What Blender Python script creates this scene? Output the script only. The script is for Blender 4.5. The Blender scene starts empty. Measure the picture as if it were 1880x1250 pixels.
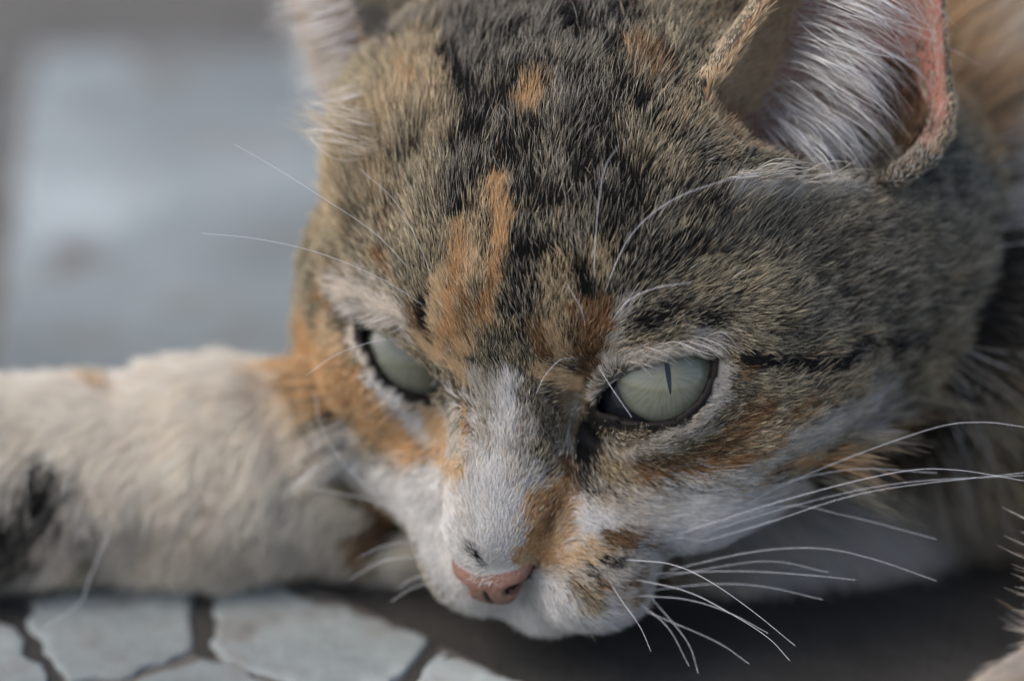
"""A calico tabby cat resting its head beside stone paving, seen from close up with a long lens."""
import bpy, math, time
import numpy as np
T00 = time.time()
scene = bpy.context.scene
R = math.radians
# ---------------------------------------------------------------- camera
PHI = R(24.0)                                   # camera looks down by this much
RIGHT = np.array([1.0, 0, 0])
UPV = np.array([0, math.sin(PHI), math.cos(PHI)])
TOCAM = np.array([0, -math.cos(PHI), math.sin(PHI)])
FLOOR_H = -4.75                                 # floor height below the target, cm
TARGET = np.array([0, 0, -FLOOR_H*0.01])
M3 = np.stack([RIGHT, UPV, TOCAM], 1)           # view frame (cm) -> world (m)
def to_world(p): return (np.asarray(p, float) @ M3.T)*0.01 + TARGET
cam_d = bpy.data.cameras.new("camera"); cam = bpy.data.objects.new("camera", cam_d)
scene.collection.objects.link(cam); scene.camera = cam
from mathutils import Matrix, Vector
cl = TARGET + TOCAM*1.10
cam.matrix_world = Matrix(((1, 0, 0, cl[0]), (0, UPV[1], TOCAM[1], cl[1]), (0, UPV[2], TOCAM[2], cl[2]), (0, 0, 0, 1)))
cam_d.sensor_fit = 'HORIZONTAL'; cam_d.sensor_width = 36.0
cam_d.lens = 36.0*110.0/(1880/127.6)
cam_d.clip_start = 0.02; cam_d.clip_end = 500
cam_d.dof.use_dof = True
cam_d.dof.focus_distance = 1.10 - 0.0155
cam_d.dof.aperture_fstop = 6.1
# ---------------------------------------------------------------- sky and sun (soft, overcast, from the upper left)
SUN_EL, SUN_AZ = R(50), R(-112)                  # azimuth: 0 = +Y (away from camera), negative = left
world = bpy.data.worlds.new("World"); scene.world = world; world.use_nodes = True
wn = world.node_tree; wn.nodes.clear()
sky = wn.nodes.new("ShaderNodeTexSky"); sky.sky_type = 'NISHITA'; sky.sun_disc = False
sky.sun_elevation = SUN_EL; sky.sun_rotation = SUN_AZ
sky.air_density = 1.0; sky.dust_density = 4.0; sky.ozone_density = 1.2
bg = wn.nodes.new("ShaderNodeBackground"); bg.inputs[1].default_value = 0.15
wo = wn.nodes.new("ShaderNodeOutputWorld")
wn.links.new(sky.outputs[0], bg.inputs[0]); wn.links.new(bg.outputs[0], wo.inputs[0])
sd = bpy.data.lights.new("sun", 'SUN'); sun = bpy.data.objects.new("sun", sd); scene.collection.objects.link(sun)
sd.energy = 0.52; sd.angle = R(50); sd.color = (1.0, 0.985, 0.96)
sdir = Vector((math.sin(SUN_AZ)*math.cos(SUN_EL), math.cos(SUN_AZ)*math.cos(SUN_EL), math.sin(SUN_EL)))
sun.rotation_euler = sdir.to_track_quat('Z', 'Y').to_euler(); sun.location = sdir*3
vs = scene.view_settings; vs.view_transform = 'Standard'; vs.look = 'None'; vs.gamma = 1.0
vs.exposure = 0.78
try: vs.use_curve_mapping = False
except Exception: pass
scene.cycles.use_denoising = True
scene.cycles.max_bounces = 8; scene.cycles.diffuse_bounces = 4; scene.cycles.glossy_bounces = 2
scene.cycles.transmission_bounces = 3; scene.cycles.transparent_max_bounces = 8
try: scene.cycles_curves.shape = 'RIBBONS'
except Exception: pass
rng = np.random.default_rng(7)
# ---------------------------------------------------------------- material helpers
def new_mat(name):
    m = bpy.data.materials.new(name); m.use_nodes = True
    nt = m.node_tree; return m, nt, nt.nodes["Principled BSDF"]
def setp(b, **kw):
    for k, v in kw.items():
        k = k.replace('_', ' ')
        if k in b.inputs: b.inputs[k].default_value = v
def ramp(nt, src, stops):
    r = nt.nodes.new("ShaderNodeValToRGB"); e = r.color_ramp.elements
    while len(e) < len(stops): e.new(0.5)
    for q, (pos, c) in zip(e, stops): q.position = pos; q.color = (*c, 1)
    nt.links.new(src, r.inputs[0]); return r.outputs[0]
def noise(nt, scale, detail=4, rough=0.55, coord='Object'):
    tc = nt.nodes.new("ShaderNodeTexCoord"); n = nt.nodes.new("ShaderNodeTexNoise")
    n.inputs["Scale"].default_value = scale; n.inputs["Detail"].default_value = detail; n.inputs["Roughness"].default_value = rough
    nt.links.new(tc.outputs[coord], n.inputs["Vector"]); return n.outputs["Fac"]
def mix(nt, fac, a, b, mode='MIX'):
    m = nt.nodes.new("ShaderNodeMix"); m.data_type = 'RGBA'; m.blend_type = mode
    for i, v in ((0, fac), (6, a), (7, b)):
        if hasattr(v, 'default_value') or hasattr(v, 'is_linked'): nt.links.new(v, m.inputs[i])
        elif i == 0: m.inputs[0].default_value = v
        else: m.inputs[i].default_value = (*v, 1)
    return m.outputs[2]
def bump(nt, b, h, strength, dist):
    n = nt.nodes.new("ShaderNodeBump"); n.inputs["Strength"].default_value = strength; n.inputs["Distance"].default_value = dist
    nt.links.new(h, n.inputs["Height"]); nt.links.new(n.outputs[0], b.inputs["Normal"])
COL = scene.collection
def link_mesh(name, verts, faces, mat, parent=None, smooth=True):
    me = bpy.data.meshes.new(name); me.from_pydata([tuple(v) for v in verts], [], [tuple(f) for f in faces]); me.update()
    if smooth: me.polygons.foreach_set("use_smooth", np.ones(len(me.polygons), bool))
    if mat: me.materials.append(mat)
    o = bpy.data.objects.new(name, me); COL.objects.link(o)
    if parent is not None: o.parent = parent
    return o
# ---------------------------------------------------------------- cat shape (centimetres, view-aligned frame)
D_CAM = 110.0          # camera to target, cm
PXCM = 127.6           # photo pixels per cm at the target
def PX(x, y, Z):       # photo pixel + depth (cm toward camera) -> point
    s = (D_CAM - Z) / D_CAM
    return np.array([(x - 940) / PXCM * s, (625 - y) / PXCM * s, Z])
YAW, PIT, ROL = [math.radians(a) for a in (33.5, 39.6, -18.0)]
HO = np.array([0.68, 0.16, 0.0])    # shifted below along the head's own axis
def _rot():
    def f(x, y, z):
        X = x*math.cos(YAW) - y*math.sin(YAW); Z = x*math.sin(YAW) + y*math.cos(YAW); Y = z
        Y, Z = Y*math.cos(PIT) - Z*math.sin(PIT), Y*math.sin(PIT) + Z*math.cos(PIT)
        X, Y = X*math.cos(ROL) + Y*math.sin(ROL), -X*math.sin(ROL) + Y*math.cos(ROL)
        return [X, Y, Z]
    return np.array([f(1, 0, 0), f(0, 1, 0), f(0, 0, 1)]).T
HR = _rot()                                  # head local (x across, y forward, z up) -> view frame
HO = HO + HR @ np.array([-0.40, 0.0, 0.0])
def H(x, y, z): return HR @ np.array([x, y, z], float) + HO
def to_head(p): return (p - HO) @ HR
def unit(v): v = np.asarray(v, float); return v / np.linalg.norm(v)
def smin(a, b, k):
    h = np.clip(0.5 + 0.5*(b - a)/k, 0, 1); return b*(1 - h) + a*h - k*h*(1 - h)
def smax(a, b, k): return -smin(-a, -b, k)
def ell(p, c, r):
    r = np.asarray(r, float); q = (p - np.asarray(c, float)) / r
    k0 = np.sqrt((q*q).sum(-1)) + 1e-9; k1 = np.sqrt(((q/r)**2).sum(-1)) + 1e-9
    return k0*(k0 - 1)/k1
def cone(p, a, b, ra, rb):                   # tapered capsule
    a = np.asarray(a, float); b = np.asarray(b, float); ab = b - a
    t = np.clip(((p - a) @ ab) / (ab @ ab), 0, 1)
    return np.linalg.norm(p - a - t[..., None]*ab, axis=-1) - (ra + (rb - ra)*t)
def chain(p, pts, k=0.6):
    d = None
    for (a, ra), (b, rb) in zip(pts[:-1], pts[1:]):
        e = cone(p, a, b, ra, rb); d = e if d is None else smin(d, e, k)
    return d
# eyes: globe centre, radius, opening outline (photo pixels on the globe)
EYES = [dict(c=PX(1216, 690, 0.62), r=1.06, side=1,
             poly=[(1094, 749), (1107, 718), (1132, 690), (1162, 675), (1191, 667), (1223, 658), (1264, 650), (1307, 654), (1303, 690), (1281, 736), (1238, 768), (1191, 776), (1150, 769), (1118, 759)]),
        dict(c=PX(748, 645, -1.30), r=1.06, side=-1,
             poly=[(663, 584), (682, 595), (706, 607), (732, 623), (768, 653), (800, 684), (823, 721), (790, 728), (756, 722), (717, 702), (688, 666), (671, 625)])]
def ray_sphere(px, py, c, r):
    o = np.array([0, 0, D_CAM]); d = unit(PX(px, py, 0) - o); m = o - c
    b = m @ d; q = b*b - (m @ m - r*r)
    q = max(q, 0.0); return o + d*(-b - math.sqrt(q))
for E in EYES:
    ax = unit(np.array([0, 0, D_CAM]) - E['c'])
    u = unit(np.cross([0, 1, 0], ax)); v = np.cross(ax, u)
    E['ax'], E['u'], E['v'] = ax, u, v
    q = []
    for a, b in E['poly']:
        w = ray_sphere(a, b, E['c'], E['r']) - E['c']
        q.append([w @ u, w @ v])
    E['q'] = np.array(q)
def poly_sdf(P, V):                          # signed distance to polygon V, inside negative
    d = np.full(P.shape[0], 1e9); s = np.ones(P.shape[0])
    n = len(V)
    for i in range(n):
        a, b = V[i], V[i - 1]; e = b - a; w = P - a
        t = np.clip((w @ e)/(e @ e), 0, 1); dd = w - t[:, None]*e
        d = np.minimum(d, (dd*dd).sum(-1))
        c1 = P[:, 1] >= a[1]; c2 = P[:, 1] < b[1]; c3 = e[0]*w[:, 1] > e[1]*w[:, 0]
        s = np.where((c1 & c2 & c3) | (~c1 & ~c2 & ~c3), -s, s)
    return s*np.sqrt(d)
# ears
def mk_ear(B, tip, e_hint, R, sgn=1):
    a = tip - B; h = np.linalg.norm(a); a = a/h
    e = np.asarray(e_hint, float); e = unit(e - (e @ a)*a); f = sgn*np.cross(e, a)
    return dict(B=B, a=a, e=e, f=f, h=h, R=R)
_eb, _et, _ee = PX(1512, 245, 0.7), PX(1675, -340, 0.3), np.array([0.965, 0.0, -0.26])
EAR_R = mk_ear(_eb, _et, _ee, 1.92)
EAR_L = mk_ear(PX(668, 175, -3.3), PX(440, -390, -3.9), np.array([-0.32, 0.0, -0.95]), 1.75, -1)
def ear_coords(p, E):
    q = p - E['B']; s = q @ E['a']; return s, q @ E['e'], q @ E['f']
def ear_shape(p, E):
    s, qe, qf = ear_coords(p, E)
    k = np.clip(1 - s/E['h'], 0.0, 1.0)
    r0 = E['R']*np.where(s > 0, k**0.80, np.sqrt(np.clip(1 - (s/0.70)**2, 0.0, 1)))
    k1 = np.clip(1 - 0.9/E['h'], 0, 1)**0.80
    r1 = E['R']*np.where(s > 0.9, k**0.80, k1*np.sqrt(np.clip(1 - ((s - 0.9)/1.45)**2, 0.0, 1)))
    w = np.clip(qe/E['R']*0.8 + 0.2, 0, 1); r = r0*(1 - w) + r1*w + 0.02
    m = np.sqrt(qe*qe + (qf/0.85)**2)
    return s, qe, qf, k, r, m
def ear_sdf(p, E, t=0.105):
    s, qe, qf, k, r, m = ear_shape(p, E)
    d = np.abs(m - r)*0.8 - t*(0.35 + 0.65*k)
    d = smax(d, qf - 0.10*r, 0.12)
    d = smax(d, s - E['h'], 0.1)
    d = smax(d, -s - 0.70, 0.15)
    return d*0.9
def ear_hollow(p, E):
    s, qe, qf, k, r, m = ear_shape(p, E)
    d = smax((m - r + 0.05)*0.8, -s - 0.45, 0.4)
    return smax(d, s - 0.5*E['h'], 0.3)
FOLD = [(PX(1690, 96, 0.0), .06), (PX(1718, 148, 0.05), .08), (PX(1734, 195, 0.15), .09), (PX(1730, 248, 0.2), .10), (PX(1704, 290, 0.3), .11), (PX(1650, 320, 0.45), .12)]
def head_sdf(p):
    q = to_head(p); m = q.copy(); m[:, 0] = np.abs(m[:, 0])
    d = ell(q, (0, -2.7, 0.55), (3.75, 3.7, 3.05))
    d = smin(d, ell(q, (0, -0.45, 0.55), (2.5, 1.85, 1.65)), 0.9)
    d = smin(d, ell(m, (2.75, -1.5, -1.35), (1.75, 2.3, 1.85)), 0.9)
    d = smin(d, ell(m, (1.7, -0.5, -2.35), (1.75, 2.2, 1.2)), 0.8)
    d = smin(d, ell(m, (2.25, 0.1, -1.3), (1.5, 1.15, 1.0)), 0.5)
    d = smin(d, ell(q, (-2.55, 0.15, -1.75), (1.2, 1.1, 1.05)), 0.5)
    d = smin(d, ell(m, (3.0, -0.75, -0.1), (0.75, 1.2, 0.9)), 0.6)
    d = smin(d, cone(q, (0, 0.45, 0.0), (0, 2.5, -1.58), 0.98, 0.76), 0.55)
    mm = np.stack([np.abs(q[:, 0] - 0.17), q[:, 1], q[:, 2]], -1)
    d = smin(d, ell(mm, (0.82, 1.95, -2.55), (0.92, 1.05, 0.83)), 0.3)
    d = smin(d, ell(m, (1.12, 1.15, -2.0), (0.95, 1.15, 0.92)), 0.6)
    d = smin(d, ell(q, (0.15, 1.75, -3.25), (0.95, 0.9, 0.6)), 0.35)
    d = smin(d, ell(q, (3.1, -3.6, -1.0), (1.9, 2.2, 2.4)), 0.9)
    d = smin(d, ell(m, (1.85, 0.0, 0.72), (1.1, 0.85, 0.42)), 0.4)
    return d
NOSE_C = H(0, 2.84, -2.10)
def nose_pad(p):
    q = to_head(p)
    d = ell(q, (0, 2.84, -2.10), (0.72, 0.50, 0.50))
    return smax(d, (np.abs(q[..., 0]) - (0.66 + (q[..., 2] + 1.85)*0.66))*0.83, 0.10)
def cat_sdf(p):
    p = np.asarray(p, float)
    d = head_sdf(p)
    # neck, trunk, limbs
    d = smin(d, chain(p, BODY_NECK), 1.2)
    d = smin(d, chain(p, CHEST), 0.8)
    d = smin(d, chain(p, RUFF), 1.2)
    d = smin(d, chain(p, LEG_STRETCHED), 0.7)
    d = smin(d, chain(p, LEG_FOLDED), 0.5)
    far = p[:, 0] > 9.0
    if far.any():
        pf = p[far]; df = smin(d[far], chain(pf, HAUNCH), 0.8); d[far] = smin(df, chain(pf, TAIL), 0.5)
    for E in (EAR_R, EAR_L):
        near = np.where(((p - E['B'] - E['a']*E['h']*0.4)**2).sum(-1) < (E['h']*0.6 + 2.2)**2)[0]
        if len(near):
            pn = p[near]; d[near] = smin(smax(d[near], -ear_hollow(pn, E), 0.75), ear_sdf(pn, E), 0.35)
    d = smin(d, chain(p, FOLD, 0.1), 0.25)
    for E in EYES:
        near = np.where(((p - E['c'])**2).sum(-1) < 1.9**2)[0]
        if not len(near): continue
        w = p[near] - E['c']; R = np.linalg.norm(w, axis=-1); dn = d[near]
        dn = smax(dn, -(R - E['r'] - 0.02), 0.12)
        uv = np.stack([w @ E['u'], w @ E['v']], -1)
        ap = poly_sdf(uv, E['q'])
        front = w @ E['ax']
        shell = np.maximum(np.abs(R - (E['r'] + 0.09)) - 0.07, -front - 0.1)
        dn = smin(dn, shell, 0.22)
        d[near] = np.where(front > 0, smax(dn, -np.maximum(ap, -(front)), 0.05), dn)
    near = np.where(((p - NOSE_C)**2).sum(-1) < 2.2)[0]
    if len(near):
        pn = p[near]; dn = smin(d[near], nose_pad(pn), 0.10); q = to_head(pn)
        for sx in (-1, 1): dn = smax(dn, -ell(q, (0.45*sx, 3.18, -2.13), (0.20, 0.32, 0.12)), 0.05)
        d[near] = dn
    return d
BODY_NECK = [(H(0, -3.0, -0.4), 2.7), (PX(1640, 430, -5.2), 3.4), (PX(2000, -20, -12), 4.6), (PX(2700, -210, -17), 4.6), (PX(3250, -240, -19), 4.3)]
LEG_STRETCHED = [(PX(1300, 700, -5.5), 1.9), (PX(760, 815, -4.0), 1.5), (PX(400, 858, -3.5), 1.3), (PX(-100, 880, -3.0), 1.22), (PX(-650, 905, -2.5), 1.1), (PX(-850, 915, -2.2), 1.25)]
LEG_FOLDED = [(PX(1950, 600, -6.0), 2.2), (PX(2170, 1000, -2.5), 1.25), (PX(2115, 1235, 1.5), 1.1), (PX(1945, 1378, 4.0), 1.15)]
RUFF = [(H(2.3, -3.6, -1.2), 2.2), (PX(1800, 590, -4.3), 2.3)]
CHEST = [(PX(1560, 480, -6.5), 3.0), (PX(1500, 830, -5.0), 1.35), (PX(1330, 860, -4.8), 1.25), (PX(1150, 850, -4.8), 1.2)]
HAUNCH = [(PX(3050, 10, -15.5), 3.4), (PX(2500, 370, -12.5), 1.7), (PX(2950, 480, -12.0), 1.1), (PX(2500, 540, -10.5), 1.1)]
TAIL = [(PX(3400, 60, -19.5), 1.3), (PX(3950, 170, -18.5), 1.0), (PX(4250, 380, -14.5), 0.9), (PX(4100, 620, -10.0), 0.7)]
def cat_normal(p, e=0.01):
    n = 0
    for k in ((1, -1, -1), (-1, -1, 1), (-1, 1, -1), (1, 1, 1)):
        k = np.array(k, float); n = n + k*cat_sdf(p + k*e)[:, None]
    return n/(np.linalg.norm(n, axis=-1, keepdims=True) + 1e-9)
def march(px, py, it=90, zstart=9.0):        # photo pixels -> hits on the cat
    px = np.asarray(px, float); py = np.asarray(py, float)
    o = np.array([0, 0, D_CAM])
    tgt = np.stack([(px - 940)/PXCM, (625 - py)/PXCM, np.zeros_like(px)], -1)
    d = tgt - o; d /= np.linalg.norm(d, axis=-1, keepdims=True)
    t = np.full(px.shape, D_CAM - zstart)
    hit = np.zeros(px.shape, bool); act = np.arange(px.size)
    for _ in range(it):
        q = o + d[act]*t[act, None]; s = cat_sdf(q)
        t[act] += np.clip(s*0.75, -0.2, 1.5)
        h = np.abs(s) < 0.006; hit[act[h]] = True
        act = act[(~h) & (t[act] < D_CAM + 45)]
        if len(act) == 0: break
    return o + d*t[:, None], hit
# ---------------------------------------------------------------- the paved ground
def floor_pt(x, y, h=0.0):                      # photo pixel -> point on the floor, metres
    o = np.array([0, 0, D_CAM]); d = PX(x, y, 0) - o
    U = np.array([0, math.cos(PHI), math.sin(PHI)])
    t = (FLOOR_H + h - o @ U)/(d @ U)
    return to_world(o + d*t)
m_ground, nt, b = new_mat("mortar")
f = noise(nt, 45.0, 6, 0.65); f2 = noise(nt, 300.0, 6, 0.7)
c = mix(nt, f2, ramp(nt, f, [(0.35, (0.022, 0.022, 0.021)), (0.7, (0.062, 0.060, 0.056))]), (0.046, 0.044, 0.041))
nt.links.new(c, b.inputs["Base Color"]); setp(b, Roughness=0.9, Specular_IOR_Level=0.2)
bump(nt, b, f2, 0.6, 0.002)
gs = 40.0; gv = [(-gs, -gs, 0), (gs, -gs, 0), (gs, gs, 0), (-gs, gs, 0)]
ground = link_mesh("ground", [(v[0], v[1], -0.0016) for v in gv], [(0, 1, 2, 3)], m_ground, smooth=False)
ground["kind"] = "structure"; ground["label"] = "dark gritty mortar bed between pale paving stones"
m_stone, nt, b = new_mat("paving_stone")
f = noise(nt, 15.0, 7, 0.62); f2 = noise(nt, 260.0, 6, 0.7); f3 = noise(nt, 60.0, 5, 0.6)
oi = nt.nodes.new("ShaderNodeObjectInfo")
c = ramp(nt, f, [(0.36, (0.16, 0.188, 0.188)), (0.5, (0.275, 0.318, 0.32)), (0.62, (0.50, 0.56, 0.565))])
c = mix(nt, ramp(nt, f3, [(0.50, (0, 0, 0)), (0.68, (1, 1, 1))]), c, (0.15, 0.142, 0.125))
c = mix(nt, ramp(nt, f2, [(0.35, (0.75, 0.75, 0.75)), (0.65, (0.25, 0.25, 0.25))]), c, mix(nt, 0.5, c, (0.13, 0.126, 0.118)))
c = mix(nt, 1.0, c, ramp(nt, oi.outputs["Random"], [(0.0, (0.82, 0.82, 0.81)), (1.0, (1.0, 1.0, 1.0))]), 'MULTIPLY')
nt.links.new(c, b.inputs["Base Color"]); setp(b, Roughness=0.75, Specular_IOR_Level=0.35)
mm = nt.nodes.new("ShaderNodeMath"); mm.operation = 'ADD'; nt.links.new(f2, mm.inputs[0]); nt.links.new(f3, mm.inputs[1])
bump(nt, b, mm.outputs[0], 0.5, 0.0015)
def slab(poly, name="paving_stone", top=0.0, thick=0.012):  # irregular stone with worn, rounded edges; poly in metres (x, y)
    poly = np.array(poly); area = 0.5*np.sum(poly[:, 0]*np.roll(poly[:, 1], -1) - np.roll(poly[:, 0], -1)*poly[:, 1])
    if area < 0: poly = poly[::-1]
    pts = []
    for a, bb in zip(poly, np.roll(poly, -1, 0)):           # subdivide and roughen the outline
        L = np.linalg.norm(bb - a); n = min(max(2, int(L/0.0012)), 80)
        for k in range(n):
            p = a + (bb - a)*k/n; nrm = np.array([bb[1] - a[1], a[0] - bb[0]])/L
            pts.append(p + nrm*rng.normal(0, 0.0011))
    pts = np.array(pts)
    for _ in range(2): pts = 0.5*pts + 0.25*(np.roll(pts, 1, 0) + np.roll(pts, -1, 0))
    n = len(pts); tan = np.roll(pts, -1, 0) - np.roll(pts, 1, 0); tan /= np.linalg.norm(tan, axis=1, keepdims=True) + 1e-9
    inn = pts.mean(0) - pts; inn /= np.linalg.norm(inn, axis=1, keepdims=True) + 1e-9
    rings = [(0, -thick), (0, -0.0010), (0.00015, -0.0003), (0.0004, -0.0001), (0.0009, 0.0), (0.0016, 0.0)]
    V = []; F = []
    for off, z in rings:
        q = pts + inn*off; V += [(x, y, top + z + (rng.normal(0, 0.00012) if -0.01 < z < 0 else 0)) for x, y in q]
    for r_ in range(len(rings) - 1):
        for k in range(n): k2 = (k + 1) % n; F.append((r_*n + k, r_*n + k2, (r_ + 1)*n + k2, (r_ + 1)*n + k))
    o0 = (len(rings) - 1)*n; F.append(tuple(o0 + k for k in range(n)))
    o = link_mesh(name, V, F, m_stone, ground); return o
m_mortar, nt, b = new_mat("pale_mortar")
f = noise(nt, 60.0, 6); f2 = noise(nt, 400.0, 5, 0.7)
c = mix(nt, f2, ramp(nt, f, [(0.3, (0.075, 0.070, 0.060)), (0.7, (0.15, 0.145, 0.13))]), (0.09, 0.085, 0.075))
nt.links.new(c, b.inputs["Base Color"]); setp(b, Roughness=0.9); bump(nt, b, f2, 0.7, 0.001)
def fp(*pts): return [floor_pt(x, y)[:2] for x, y in pts]
SLABS = [
    fp((72, 1085), (350, 1055), (355, 1197), (222, 1243), (130, 1252), (48, 1148)),          # between the dark joints
    fp((392, 1055), (505, 1076), (778, 1158), (774, 1196), (708, 1268), (565, 1264), (395, 1201)),
    fp((170, 1268), (378, 1200), (585, 1280), (420, 1340), (250, 1340)),
    fp((805, 1186), (960, 1246), (1050, 1300), (900, 1360), (740, 1300), (790, 1215)),
    fp((-60, 1120), (30, 1150), (95, 1262), (0, 1310), (-160, 1290)),
    fp((58, 92), (520, 88), (900, 86), (900, 560), (700, 700), (560, 900), (-40, 900), (-10, 700), (30, 420)),   # the large pale slab behind the leg
    fp((-30, 92), (-700, 92), (-800, 900), (-90, 900), (-80, 700), (-40, 420)),
    fp((-900, 40), (-90, 40), (-150, -160), (-1100, -160)),
]
for s_ in SLABS: slab(s_)
e0, e1 = floor_pt(770, 1158)[:2], floor_pt(965, 1250)[:2]; ed = (e1 - e0)/np.linalg.norm(e1 - e0)   # edge of the paved area, dark soil beyond it
pe = lambda t: e0 + ed*t
def sheet(name, q, z, mat): return link_mesh(name, [(x, y, z) for x, y in q], [tuple(range(len(q)))[::-1]], mat, ground, smooth=False)
sheet("mortar", [pe(-0.14), pe(0.62), (-0.75, pe(0.62)[1]), (-0.75, 0.045), (-0.09, 0.045)], -0.0008, m_mortar)
sheet("mortar", fp((-1500, 100), (-1500, -200), (2500, -200), (2500, 100)), -0.0009, m_mortar)
sheet("mortar", fp((-60, 95), (90, 95), (60, 420), (30, 700), (-20, 900), (-110, 900), (-100, 700), (-60, 420)), -0.0010, m_mortar)
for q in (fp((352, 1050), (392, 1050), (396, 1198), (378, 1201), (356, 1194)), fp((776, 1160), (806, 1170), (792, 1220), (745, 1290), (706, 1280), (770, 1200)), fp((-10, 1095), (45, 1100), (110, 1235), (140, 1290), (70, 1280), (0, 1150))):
    sheet("joint_dirt_shade", q, -0.0006, m_ground)  # dirt strips in the joints, their dark colour partly painting the leg's shadow
# the paving goes on beyond the picture: simple rows of irregular stones
for gx in range(-4, 4):
    for gy in range(-3, 4):
        cx, cy = gx*0.27 + 0.03, gy*0.23 + 0.62
        P4 = np.array([(cx - .125, cy - .105), (cx + .125, cy - .105), (cx + .125, cy + .105), (cx - .125, cy + .105)]) + rng.normal(0, 0.008, (4, 2))
        if cy > 0.40: slab(P4)
hs = 0.034
def to_px(p):                                   # floor point -> photo pixel
    v = ((np.array([p[0], p[1], 0.0]) - TARGET)/0.01) @ M3; k = D_CAM/(D_CAM - v[2]); return 940 + v[0]*k*PXCM, 625 - v[1]*k*PXCM
SEEDS = {(i, j): np.array([(i + 0.5*(j % 2))*hs, j*hs*0.87]) + rng.normal(0, 0.0035, 2) for i in range(-18, 12) for j in range(-14, 2)}
for (i, j), c in SEEDS.items():
    x, y = to_px(c); off = (c - e0) @ np.array([ed[1], -ed[0]])
    if off < 0.022 or c[1] > 0.02 or c[1] < -0.40 or c[0] < -0.5: continue
    if -150 < x < 1120 and y < 1345: continue    # the stones in the picture are laid one by one above
    nb = [SEEDS.get(k) for k in (((i + 1, j), (i + (j % 2), j + 1), (i - 1 + (j % 2), j + 1), (i - 1, j), (i - 1 + (j % 2), j - 1), (i + (j % 2), j - 1)))]
    if any(n is None for n in nb): continue
    slab([c + ((c + nb[k] + nb[(k + 1) % 6])/3 - c)*0.90 for k in range(6)])
# ---------------------------------------------------------------- surface of the cat (sparse surface nets over the distance field)
def surface_nets(sdf, lo, hi, h, B=8):
    lo = np.asarray(lo, float); n = (np.ceil((np.asarray(hi) - lo)/h/B).astype(int))*B
    nb = n//B
    bc = np.stack(np.meshgrid(*[np.arange(k) for k in nb], indexing='ij'), -1).reshape(-1, 3)
    ctr = lo + (bc*B + (B)/2.0)*h
    dc = np.concatenate([sdf(c) for c in np.array_split(ctr, max(1, len(ctr)//60000))])
    F = np.repeat(np.repeat(np.repeat(np.where(dc < 0, -1.0, 1.0).reshape(nb).astype(np.float32), B, 0), B, 1), B, 2)
    F = np.pad(F, ((0, 1),)*3, mode='edge')
    act = bc[np.abs(dc) < B*h*1.15 + 0.25]
    g = np.stack(np.meshgrid(*[np.arange(B + 1)]*3, indexing='ij'), -1).reshape(-1, 3)
    for blk in np.array_split(act, max(1, len(act)//80)):
        idx = (blk[:, None, :]*B + g[None]).reshape(-1, 3)
        F[idx[:, 0], idx[:, 1], idx[:, 2]] = sdf(lo + idx*h)
    S = F < 0
    cnt = np.zeros(np.array(F.shape) - 1, np.int8)
    for i in (0, 1):
        for j in (0, 1):
            for k in (0, 1):
                cnt += S[i:F.shape[0] - 1 + i, j:F.shape[1] - 1 + j, k:F.shape[2] - 1 + k]
    cell = np.argwhere((cnt > 0) & (cnt < 8))
    vid = -np.ones(cnt.shape, np.int64); vid[cell[:, 0], cell[:, 1], cell[:, 2]] = np.arange(len(cell))
    acc = np.zeros((len(cell), 3)); num = np.zeros(len(cell))
    cor = [(i, j, k) for i in (0, 1) for j in (0, 1) for k in (0, 1)]
    for a in cor:
        for ax in range(3):
            if a[ax] == 0:
                b = list(a); b[ax] = 1
                fa = F[cell[:, 0] + a[0], cell[:, 1] + a[1], cell[:, 2] + a[2]]; fb = F[cell[:, 0] + b[0], cell[:, 1] + b[1], cell[:, 2] + b[2]]
                m = (fa < 0) != (fb < 0); t = fa/(fa - fb + 1e-12)
                p = np.tile(np.array(a, float), (len(cell), 1)); p[:, ax] += np.where(m, t, 0)
                acc[m] += p[m]; num[m] += 1
    V = lo + (cell + acc/num[:, None])*h
    Q = []
    for ax in range(3):
        sl0 = [slice(1, -1)]*3; sl1 = [slice(1, -1)]*3
        sl0[ax] = slice(0, F.shape[ax] - 1); sl1[ax] = slice(1, F.shape[ax])
        s0, s1 = S[tuple(sl0)], S[tuple(sl1)]
        e = np.argwhere(s0 != s1); flip = s0[e[:, 0], e[:, 1], e[:, 2]]
        off = np.ones(3, int); off[ax] = 0
        e = e + off
        u, w = (ax + 1) % 3, (ax + 2) % 3
        def V4(du, dw):
            c = e.copy(); c[:, u] -= du; c[:, w] -= dw; return vid[c[:, 0], c[:, 1], c[:, 2]]
        q = np.stack([V4(1, 1), V4(0, 1), V4(0, 0), V4(1, 0)], 1)
        q[~flip] = q[~flip][:, ::-1]
        Q.append(q)
    return V, np.concatenate(Q)
VOX = 0.10
CV, CQ = surface_nets(cat_sdf, (-15.5, -8.5, -25.0), (30.0, 10.5, 6.6), VOX)
U3 = np.array([0, math.cos(PHI), math.sin(PHI)])
def chunks(fn, P, n=60000): return np.concatenate([fn(c) for c in np.array_split(P, max(1, len(P)//n))])
CN = chunks(cat_normal, CV)
CV = CV - CN*np.clip(chunks(cat_sdf, CV), -0.05, 0.05)[:, None]
print("cat mesh", len(CV), len(CQ), round(time.time() - T00, 1))
FUR_MULT = 1.0
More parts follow.
